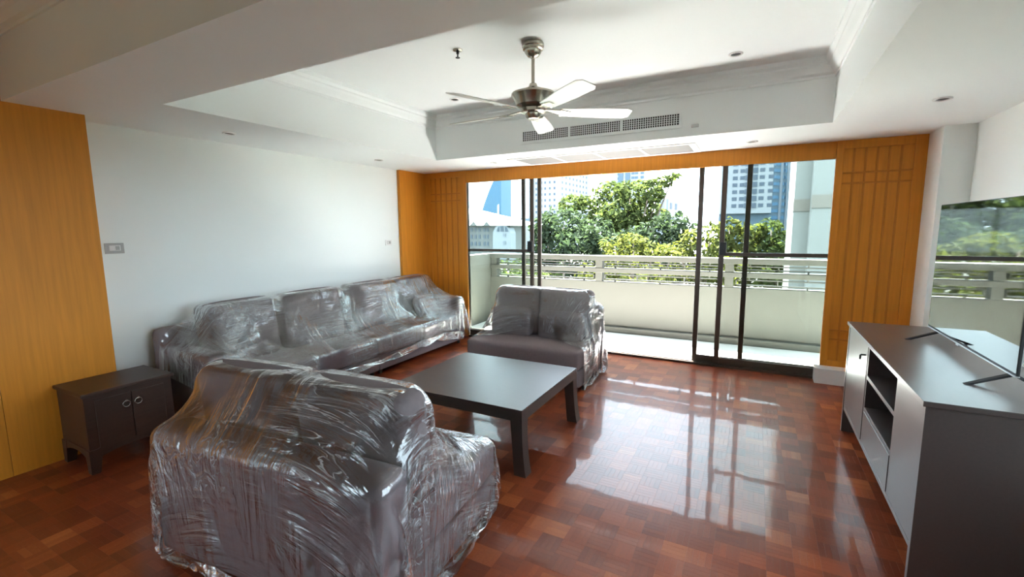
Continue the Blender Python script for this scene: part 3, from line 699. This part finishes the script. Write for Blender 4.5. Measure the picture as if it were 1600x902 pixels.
def film_object(p, label, du_len, dv_len, keep=None):
    nu, nv = p.shape[:2]
    idx = np.arange(nu*nv).reshape(nu, nv)
    f = np.stack([idx[:-1, :-1], idx[1:, :-1], idx[1:, 1:], idx[:-1, 1:]], -1).reshape(-1, 4)
    c_ = p.reshape(-1, 3)[f].mean(1)
    I, J = np.meshgrid(np.arange(nu-1), np.arange(nv-1), indexing='ij')
    if keep is not None: f = f[keep(c_, I.ravel()*du_len, J.ravel()*dv_len)]
    me = bpy.data.meshes.new('plastic_film'); me.from_pydata(p.reshape(-1, 3).tolist(), [], f.tolist())
    uv = me.uv_layers.new(name='uv'); li = np.zeros(len(me.loops), int); me.loops.foreach_get('vertex_index', li)
    U = np.stack([(li//nv)*du_len, (li % nv)*dv_len], -1).astype(np.float32); uv.data.foreach_set('uv', U.ravel())
    me.materials.append(M['film']); me.polygons.foreach_set('use_smooth', [True]*len(me.polygons)); me.update()
    o = link('plastic_film', me); md = o.modifiers.new('smooth', 'SUBSURF'); md.levels = 1; md.render_levels = 1
    return tag(o, label, 'plastic film', None)
def rotd(v, a): return np.array([v[0]*math.cos(a)-v[1]*math.sin(a), v[0]*math.sin(a)+v[1]*math.cos(a), 0])
h = 0.025
a5 = math.radians(5.0); o5 = np.array([-2.50, 1.0, 0])
def ragged(t, amp, k): return amp*(np.sin(t*k)+0.6*np.sin(t*k*2.7+1.3)+0.4*np.sin(t*k*6.1+0.4))
nearb = [b for b in COLL if np.linalg.norm(b[0][:2]-np.array([-1.85, 1.5])) < 1.0]
LU, LV = 2.30, 2.86; nu, nv = int(LU/h), int(LV/h)
def cling(lo, hi, origin, ang, k, zmax=0.66, sides=(1, 1, 1, 1)):
    ca, sa = math.cos(ang), math.sin(ang)
    def fn(p, t):
        d = p[..., :2]-origin[:2]; lx = d[..., 0]*ca+d[..., 1]*sa; ly = -d[..., 0]*sa+d[..., 1]*ca
        low = p[..., 2] < zmax; e = 0.012; kk = k*min(1, t*2)
        mx = np.where(low & (lx < lo[0]-e), (lo[0]-e-lx)*kk*sides[0], 0)+np.where(low & (lx > hi[0]+e), (hi[0]+e-lx)*kk*sides[1], 0)
        my = np.where(low & (ly < lo[1]-e), (lo[1]-e-ly)*kk*sides[2], 0)+np.where(low & (ly > hi[1]+e), (hi[1]+e-ly)*kk*sides[3], 0)
        p[..., 0] += mx*ca-my*sa; p[..., 1] += mx*sa+my*ca
        return p
    return fn
pn = drape(nu, nv, o5+rotd((-0.34, -0.92), a5), rotd((h, 0), a5), rotd((0, h), a5), nearb, seed=4, slack=1.0, pull=cling((0, 0), (1.36, 0.99), o5, a5, 0.12, 0.66, (1, 0.35, 1, 0.0)))
def keep_near(c, u, v):
    d = c[:, :2]-o5[:2]; lx = d[:, 0]*math.cos(a5)+d[:, 1]*math.sin(a5); ly = -d[:, 0]*math.sin(a5)+d[:, 1]*math.cos(a5)
    away = np.maximum.reduce([-lx, lx-1.36, -ly, ly-0.99, 0*lx])
    return (away < 0.10+ragged(u+v, 0.012, 9)) & ((c[:, 2] > 0.035+ragged(u-v, 0.012, 11)) | (away < 0.03))
film_object(pn, 'crinkled clear plastic film wrapped over the sofa seen from behind', h, h, keep_near)
farb = [b for b in COLL if b[0][0] > -3.0 and b[0][1] > 3.9]
nu, nv = int(2.5/h), int(1.5/h)
pf = drape(nu, nv, (-3.30, 4.02, 0), (h, 0, 0), (0, h, 0), farb, seed=5, pull=cling((-2.74, 4.05), (-1.44, 4.87), np.zeros(3), 0.0, 0.02, 0.7, (0.2, 1, 0, 1)))
def keep_far(c, u, v):
    away = np.maximum.reduce([-2.74-c[:, 0], c[:, 0]+1.44, 4.05-c[:, 1], c[:, 1]-4.87, 0*c[:, 0]])
    return (c[:, 2] > 0.03) | (away < 0.14+ragged(u+v, 0.02, 8))
film_object(pf, 'clear plastic film hanging over the back of the sofa before the sliding doors', h, h, keep_far)
longb = [b for b in COLL if b[0][0] < -3.3]
h2 = 0.028
nu, nv = int(1.40/h2), int(3.95/h2)
vy = 1.60+h2*np.arange(nv)
def pull_long(p, t):
    k = min(1.0, t*2.2)
    inside = (vy > 1.95) & (vy < 5.27)
    zt_ = np.where(inside, 0.235+0.03*np.sin(vy*3.1), p[-1, :, 2])
    tgt = np.stack([np.full(nv, -3.562), vy, zt_], -1)
    p[-1, inside] += (tgt[inside]-p[-1, inside])*0.35*k
    p[0, inside] += (np.stack([np.full(nv, -4.42), vy, np.full(nv, 0.835)], -1)[inside]-p[0, inside])*0.35*k
    return p
pl = drape(nu, nv, (-4.42, 1.60, 0), (h2, 0, 0), (0, h2, 0), longb, seed=6, wall_x=-4.485, pull=pull_long, slack=0.985)
film_object(pl, 'clear plastic film stretched along the whole long sofa by the white wall', h2, h2, lambda c, u, v: c[:, 2] > 0.10+ragged(v, 0.02, 7))

# ------------------------------------------------------------------ outside
GZ = -12.0
st(box(-500, 400, -300, 700, GZ-1, GZ).build('ground', pmat('ground', (0.022, 0.025, 0.02), 0.9, noise=0.3, nscale=0.1)))
M['leaf_mid'] = pmat('leaf_mid', (0.085, 0.135, 0.030), 0.55, spec=0.3)
def leaf_mat(name, col, trans):
    m = bpy.data.materials.new(name); m.use_nodes = True; nt = m.node_tree; nt.nodes.clear(); N = nt.nodes; L = nt.links
    o = N.new('ShaderNodeOutputMaterial'); d = N.new('ShaderNodeBsdfDiffuse'); t = N.new('ShaderNodeBsdfTranslucent'); mx = N.new('ShaderNodeMixShader'); mx.inputs[0].default_value = 0.4
    a = N.new('ShaderNodeAttribute'); a.attribute_name = 'tone'
    for sh, c in ((d, col), (t, trans)):
        k = N.new('ShaderNodeMix'); k.data_type = 'RGBA'; k.inputs[6].default_value = (*[x*0.55 for x in c], 1); k.inputs[7].default_value = (*[x*1.5 for x in c], 1)
        L.new(a.outputs['Fac'], k.inputs[0]); L.new(k.outputs[2], sh.inputs[0])
    L.new(d.outputs[0], mx.inputs[1]); L.new(t.outputs[0], mx.inputs[2]); L.new(mx.outputs[0], o.inputs[0]); return m
M['leaf_dark'] = leaf_mat('leaf_dark', (0.031, 0.043, 0.026), (0.021, 0.034, 0.012))
M['leaf_green'] = leaf_mat('leaf_green', (0.044, 0.058, 0.022), (0.041, 0.056, 0.012))
M['leaf_lime'] = leaf_mat('leaf_lime', (0.050, 0.058, 0.020), (0.054, 0.062, 0.010))
M['bark'] = pmat('bark', (0.09, 0.07, 0.05), 0.9, noise=0.3, nscale=4)
def tree(label, trunk, clumps, mat, leaf=0.26, dens=75):
    tx, ty = trunk; t = tag(empty('tree', (tx, ty, GZ)), label, 'tree', 'trees below the balcony')
    V = []; F = []; T = []
    for (cx, cy, cz, rx, rz_) in clumps:
        n_ = int(dens*rx*rz_*4)
        nrm = rng.normal(size=(n_, 3)); nrm /= np.linalg.norm(nrm, axis=1, keepdims=True)
        rad = rng.uniform(0.55, 1.0, n_)**0.6*(1+0.22*np.sin(nrm[:, 0]*7+cx)*np.cos(nrm[:, 2]*8+cz))
        c_ = np.array([cx-tx, cy-ty, cz-GZ])+nrm*rad[:, None]*np.array([rx, rx, rz_])
        ax = nrm+rng.normal(0, 0.8, (n_, 3))+np.array([0, 0, 0.5]); ax /= np.linalg.norm(ax, axis=1, keepdims=True)
        u_ = np.cross(ax, rng.normal(size=(n_, 3))); u_ /= np.linalg.norm(u_, axis=1, keepdims=True); v_ = np.cross(ax, u_)
        s_ = leaf*rng.uniform(0.6, 1.3, n_)[:, None]
        o = len(V)*4 if False else sum(len(x) for x in V)
        pts = np.stack([c_-u_*s_, c_-v_*s_*0.5+ax*s_*0.15, c_+u_*s_, c_+v_*s_*0.5+ax*s_*0.15], 1).reshape(-1, 3)
        V.append(pts); F.append((np.arange(n_*4).reshape(-1, 4)+o)); T.append(rng.uniform(0, 1, n_))
    V = np.concatenate(V); F = np.concatenate(F); T = np.concatenate(T)
    me = bpy.data.meshes.new('foliage'); me.from_pydata(V.tolist(), [], F.tolist()); a_ = me.attributes.new('tone', 'FLOAT', 'FACE'); a_.data.foreach_set('value', T.astype(np.float32)); me.materials.append(M[mat])
    fo = link('foliage', me, t); fo['kind'] = 'stuff'
    tr = MB(); top = max(c_[2] for c_ in clumps)-GZ-0.6
    tr.tube([(0, 0, 0), (0.1, 0.1, top*0.3), (-0.1, 0.0, top*0.6), (0.1, 0, top*0.9)], [0.38, 0.3, 0.2, 0.07], 10)
    tr.build('trunk', 'bark', t, smooth=True)
    for (cx, cy, cz, rx, rz_) in clumps[:7]:
        MB().tube([(0, 0, top*0.45), ((cx-tx)*0.5, (cy-ty)*0.5, (cz-GZ)*0.5+top*0.26), (cx-tx, cy-ty, cz-GZ)], [0.13, 0.09, 0.03], 7).build('branch', 'bark', t, smooth=True)
    return t
def cl(px, py, Y, rpx, rpy):
    """clump of leaves: pixel of its middle, its distance, its half sizes in pixels"""
    p = at(px, py, Y); d = (p-CAM)@FW; s_ = d/F_PX
    return (p[0], p[1], p[2], rpx*s_, rpy*s_)
def tree_px(label, Y, cs, mat, **kw):
    c_ = [cl(px, py, Y+dy, a, b) for (px, py, dy, a, b) in cs]
    tree(label, (sum(x[0] for x in c_)/len(c_), sum(x[1] for x in c_)/len(c_)), c_, mat, **kw)
tree_px('tall bright green tree with a long branch reaching right, highest beyond the railing', 34, [(985, 305, 0, 30, 24), (955, 300, 1, 26, 16), (1015, 300, -1, 24, 20), (1035, 285, 0, 16, 10), (1052, 276, 0, 10, 5), (965, 335, -1, 34, 22), (1010, 335, 1, 32, 22), (925, 318, 0, 26, 14), (895, 318, 0, 24, 13), (985, 360, 0, 40, 26), (1020, 306, 0, 16, 12), (940, 345, 0, 30, 20)], 'leaf_green', leaf=0.22)
tree_px('broad dark green tree with spreading crown beyond the left half of the railing', 29, [(880, 350, 0, 36, 24), (860, 385, 0, 34, 26), (905, 375, -1, 36, 24), (930, 360, 1, 30, 20), (850, 360, 0, 24, 22), (950, 385, 0, 36, 22), (900, 410, 0, 60, 24), (880, 440, 0, 70, 24), (840, 420, 0, 40, 30)], 'leaf_dark', leaf=0.22)
tree_px('dark leafy tree behind the lime green bushes with rounded crown', 31, [(1050, 350, 0, 28, 18), (1030, 365, 0, 34, 20), (1070, 362, 0, 22, 16), (1000, 375, 0, 36, 18), (1045, 385, 0, 40, 20), (1000, 420, 0, 70, 26), (1060, 420, 0, 50, 30)], 'leaf_dark', leaf=0.2)
tree_px('lime green bushy tree close beyond the railing in the open doorway', 24, [(960, 385, 0, 24, 14), (990, 380, 0, 26, 15), (1020, 392, 0, 26, 14), (985, 402, 0, 46, 14), (1050, 398, 0, 24, 12), (1000, 430, 0, 70, 22), (940, 425, 0, 40, 18)], 'leaf_lime', leaf=0.17)
tree_px('small lime green tree beside the dark door stile beyond the railing', 25, [(1080, 372, 0, 18, 14), (1065, 388, 0, 22, 14), (1100, 390, 0, 22, 18), (1110, 365, 0, 18, 14), (1090, 420, 0, 40, 24), (1130, 420, 0, 34, 26)], 'leaf_lime', leaf=0.17)
tree_px('rounded green tree in front of the white apartment tower with balconies', 30, [(1140, 360, 0, 22, 18), (1160, 375, 0, 28, 22), (1180, 362, 0, 18, 14), (1150, 395, 0, 36, 20), (1125, 385, 0, 18, 22), (1160, 425, 0, 60, 24)], 'leaf_lime', leaf=0.2)
tree_px('deep green tree in front of the blue glass tower', 30, [(1205, 360, 0, 18, 18), (1215, 380, 0, 22, 18), (1195, 390, 0, 26, 18), (1220, 400, 0, 30, 16), (1210, 430, 0, 50, 24), (1260, 425, 0, 40, 26)], 'leaf_green', leaf=0.2)
tree_px('low dark hedge-like tree beyond the left corner of the railing', 26, [(800, 425, 0, 40, 18), (760, 430, 0, 40, 18), (830, 440, 0, 50, 20)], 'leaf_green', leaf=0.2)

# buildings
M['b_white'] = pmat('white_render', (0.165, 0.178, 0.19), 0.8); M['b_grey'] = pmat('grey_render', (0.105, 0.12, 0.14), 0.8)
M['b_win'] = pmat('dark_window', (0.045, 0.06, 0.08), 0.4, spec=0.2); M['b_blue'] = pmat('blue_glass', (0.045, 0.10, 0.16), 0.5, spec=0.2)
M['b_teal'] = pmat('blue_grey_glass', (0.055, 0.085, 0.11), 0.5, spec=0.2); M['b_roof'] = pmat('pale_roof', (0.55, 0.55, 0.54), 0.7)
M['b_stone'] = pmat('beige_render', (0.085, 0.088, 0.085), 0.8); M['b_band'] = pmat('tan_band', (0.155, 0.14, 0.12), 0.8); M['wing'] = pmat('wing_render', (0.185, 0.19, 0.18), 0.8)
def facade(parent, A, B, z0, z1, mat, rows, cols, ww, wh, zf, th=0.5, name='wall', win='b_win'):
    """one facade from A to B (plan), with separate window pieces; rows at heights, cols at fractions"""
    A = np.array(A, float); B = np.array(B, float); d = B-A; ln = np.linalg.norm(d); d /= ln; nrm = np.array([d[1], -d[0]])
    if nrm@(-A) < 0: nrm = -nrm
    P0, P1 = A, B; Q0, Q1 = A-nrm*th, B-nrm*th
    MB().hexa([(*P0, z0), (*P1, z0), (*Q1, z0), (*Q0, z0)], [(*P0, z1), (*P1, z1), (*Q1, z1), (*Q0, z1)]).build(name, mat, parent)
    me = None
    for z in rows:
        for c_ in cols:
            p = A+d*ln*c_+nrm*0.02
            if me is None:
                w_ = d*ww/2; me = MB().hexa([(*(-w_+nrm*0.05), -wh/2), (*(w_+nrm*0.05), -wh/2), (*(w_-nrm*0.1), -wh/2), (*(-w_-nrm*0.1), -wh/2)], [(*(-w_+nrm*0.05), wh/2), (*(w_+nrm*0.05), wh/2), (*(w_-nrm*0.1), wh/2), (*(-w_-nrm*0.1), wh/2)]).mesh('window', win)
            link('window', me, parent, (p[0], p[1], z))
xy = lambda px, Y: at(px, 357, Y)[:2]
# white office block
o_ = tag(empty('apartment_building', (0, 0, 0)), 'white office block with rows of dark windows seen left of the tall tree', 'building')
zr = [at(860, y, 240)[2] for y in (266.5, 275.8, 285, 294.4, 303.6, 312.8, 322, 331.2, 340.4)]
A, Bc, Cc = xy(826, 240), xy(873.5, 240), xy(919, 290)
facade(o_, A, Bc, GZ, at(860, 258, 240)[2], 'b_white', zr, [0.12, 0.26, 0.43, 0.55, 0.70, 0.85], 1.05, 1.3, 0)
facade(o_, Bc, Cc, GZ, at(860, 258, 240)[2], 'b_white', zr, [0.09+0.117*i for i in range(8)], 1.5, 1.3, 0)
# sail-shaped blue tower
o_ = tag(empty('glass_tower', (0, 0, 0)), 'blue glass tower with slanting sail-like edge', 'building')
Yt = 380
def slab_px(poly, Y, th, mat, name, parent):
    ps = [at(x, y, Y) for x, y in poly]; n_ = len(ps); vs_ = [tuple(p) for p in ps]+[(p[0], p[1]+th, p[2]) for p in ps]
    fs = [tuple(range(n_)), tuple(reversed(range(n_, 2*n_)))]+[(i, (i+1) % n_, n_+(i+1) % n_, n_+i) for i in range(n_)]
    return MB().add(vs_, fs).build(name, mat, parent)
slab_px([(743, 400), (749, 345), (756, 320), (764, 298), (772, 280), (780, 262), (783, 268), (783, 310), (784, 400)], Yt, 20, 'b_blue', 'glass_front', o_)
slab_px([(777, 400), (777, 321), (779.5, 319), (780, 400)], Yt-0.6, 1, 'b_roof', 'light_fin', o_)
# pale tower behind the tall tree
o_ = tag(empty('apartment_building', (0, 0, 0)), 'pale blue tower rising behind the tall tree', 'building')
A, Bc = xy(940, 320), xy(1006, 320); zt_ = at(970, 250, 320)[2]
facade(o_, A, Bc, GZ, zt_, 'b_white', [at(970, y, 320)[2] for y in (265, 272, 279, 286, 293)], [0.40, 0.72, 0.80, 0.93], 2.2, 1.7, 0, win='b_teal')
for fx in (0.44, 0.60):
    p = np.array(A)+(np.array(Bc)-np.array(A))*fx; box(-1.6, 1.6, -0.2, 0.4, GZ, zt_).build('glass_strip', 'b_teal', o_, loc=(p[0], p[1]-0.3, 0))
# gabled pale houses to the left
o_ = tag(empty('gabled_house', (0, 0, 0)), 'pale stone house with white roof, gables and arched window', 'building')
Yh = 150
slab_px([(715, 420), (715, 352), (797, 352), (797, 420)], Yh, 12, 'b_stone', 'wall', o_)
slab_px([(770, 420), (770, 363), (774, 355), (781, 351), (789, 352), (795, 357), (798, 365), (798, 420)], Yh-1.5, 4, 'b_white', 'bay', o_)
ps = [at(700, 352.5, Yh-2), at(800, 352.5, Yh-2)]
ridge = [at(690, 318, Yh+14), at(757, 330, Yh+14)]
MB().add([tuple(ps[0]), tuple(ps[1]), tuple(ridge[1]), tuple(ridge[0]), (ps[0][0], ps[0][1]+30, ps[0][2]), (ps[1][0], ps[1][1]+30, ps[1][2])], [(0, 1, 2, 3), (1, 5, 2), (0, 3, 4), (3, 2, 5, 4), (0, 4, 5, 1)]).build('roof', 'b_roof', o_)
for gx in (739.5, 760):
    slab_px([(gx-6, 353), (gx, 346), (gx+6, 353)], Yh-2.6, 3, 'b_stone', 'gable', o_)
for wy in (359, 370, 381):
    for wx in (737, 743, 749, 757, 762): slab_px([(wx-1.6, wy+3), (wx-1.6, wy-3), (wx+1.6, wy-3), (wx+1.6, wy+3)], Yh-0.12, 0.3, 'b_win', 'window', o_)
slab_px([(776, 362), (777, 357), (780, 354), (780, 362)], Yh-1.7, 0.3, 'b_win', 'arched_window', o_); slab_px([(782, 362), (782, 354), (786, 353), (787, 362)], Yh-1.7, 0.3, 'b_win', 'arched_window', o_); slab_px([(789, 362), (789, 354), (792, 356), (794, 362)], Yh-1.7, 0.3, 'b_win', 'arched_window', o_)
for wy in (367, 379): slab_px([(786, wy+3), (786, wy-2), (790, wy-2), (790, wy+3)], Yh-1.7, 0.3, 'b_grey', 'window', o_)
o_ = tag(empty('low_building', (0, 0, 0)), 'low blue-grey flat building beside the gabled house roof', 'building')
slab_px([(796, 420), (796, 343), (824, 342), (824, 420)], 205, 15, 'b_grey', 'wall', o_); slab_px([(796, 346), (796, 342), (824, 341), (824, 345)], 204, 17, 'b_teal', 'parapet', o_)
slab_px([(797, 420), (800, 360), (812, 351), (828, 351), (828, 420)], 200, 5, 'b_white', 'annex', o_)
# small white block to the right of the tall tree
o_ = tag(empty('low_building', (0, 0, 0)), 'small pale flat-roofed block between the tall tree and the door stile', 'building')
A, Bc, Cc = xy(1024, 130), xy(1040, 125), xy(1062, 140)
facade(o_, A, Bc, GZ, at(1030, 311, 125)[2], 'b_grey', [], [], 1, 1, 0); facade(o_, Bc, Cc, GZ, at(1030, 311, 125)[2], 'b_white', [at(1050, 322, 130)[2]], [0.3, 0.65], 2.0, 1.6, 0)
# apartment tower on the right
o_ = tag(empty('apartment_tower', (0, 0, 0)), 'white apartment tower with grey window bays beside the blue glass tower', 'building')
Yr = 180; A, Bc = xy(1122, Yr), xy(1203, Yr); zb_, zt_ = at(1150, 334, Yr)[2], at(1150, 235, Yr)[2]
zr = [at(1150, 268+10.8*i-10.8*3, Yr)[2] for i in range(9)]
facade(o_, A, Bc, zb_, zt_, 'b_white', zr, [0.10, 0.29, 0.43, 0.80, 0.965], 1.55, 1.25, 0, th=14)
facade(o_, xy(1122, Yr+2), xy(1203, Yr+2), GZ, zb_, 'b_teal', [], [], 1, 1, 0, name='podium', th=12)
for fx, ww in ((0.54, 1.8), (0.66, 1.8)):
    p = np.array(A)+(np.array(Bc)-np.array(A))*fx
    for z in zr: box(-ww/2, ww/2, -0.25, 0.2, -0.85, 0.85).build('balcony_bay', 'b_win', o_, loc=(p[0], p[1], z))
o_ = tag(empty('glass_tower', (0, 0, 0)), 'blue glass tower standing between the white apartment tower and the near white wing', 'building')
A, Bc = xy(1199, 198), xy(1250, 198)
facade(o_, A, Bc, GZ, at(1220, 230, 198)[2], 'b_teal', [], [], 1, 1, 0, th=16)
for px in (1200, 1216, 1226.5): p = xy(px, 198); box(-0.4, 0.4, -0.3, 0.2, GZ, at(1220, 230, 198)[2]).build('mullion', 'b_grey', o_, loc=(p[0], p[1], 0))
for i in range(12):
    for px in (1209, 1221, 1232): p = at(px, 340-10.5*i, 198); box(-1.25, 1.25, -0.15, 0.2, -0.6, 0.6).build('window', 'b_blue', o_, loc=tuple(p))
# wing of our own building
o_ = tag(empty('building_wing', (0, 0, 0)), 'near white wing of the same building with a tan band', 'building')
box(0.915, 1.35, 16, 19, GZ, 14).build('wall', 'wing', o_); box(1.32, 6.0, 15.4, 19, GZ, 14).build('wall', 'wing', o_)
box(0.905, 1.33, 15.97, 16.2, 2.03, 2.38).build('band', 'b_band', o_); box(1.31, 6.0, 15.37, 15.6, 2.10, 2.46).build('band', 'b_band', o_)
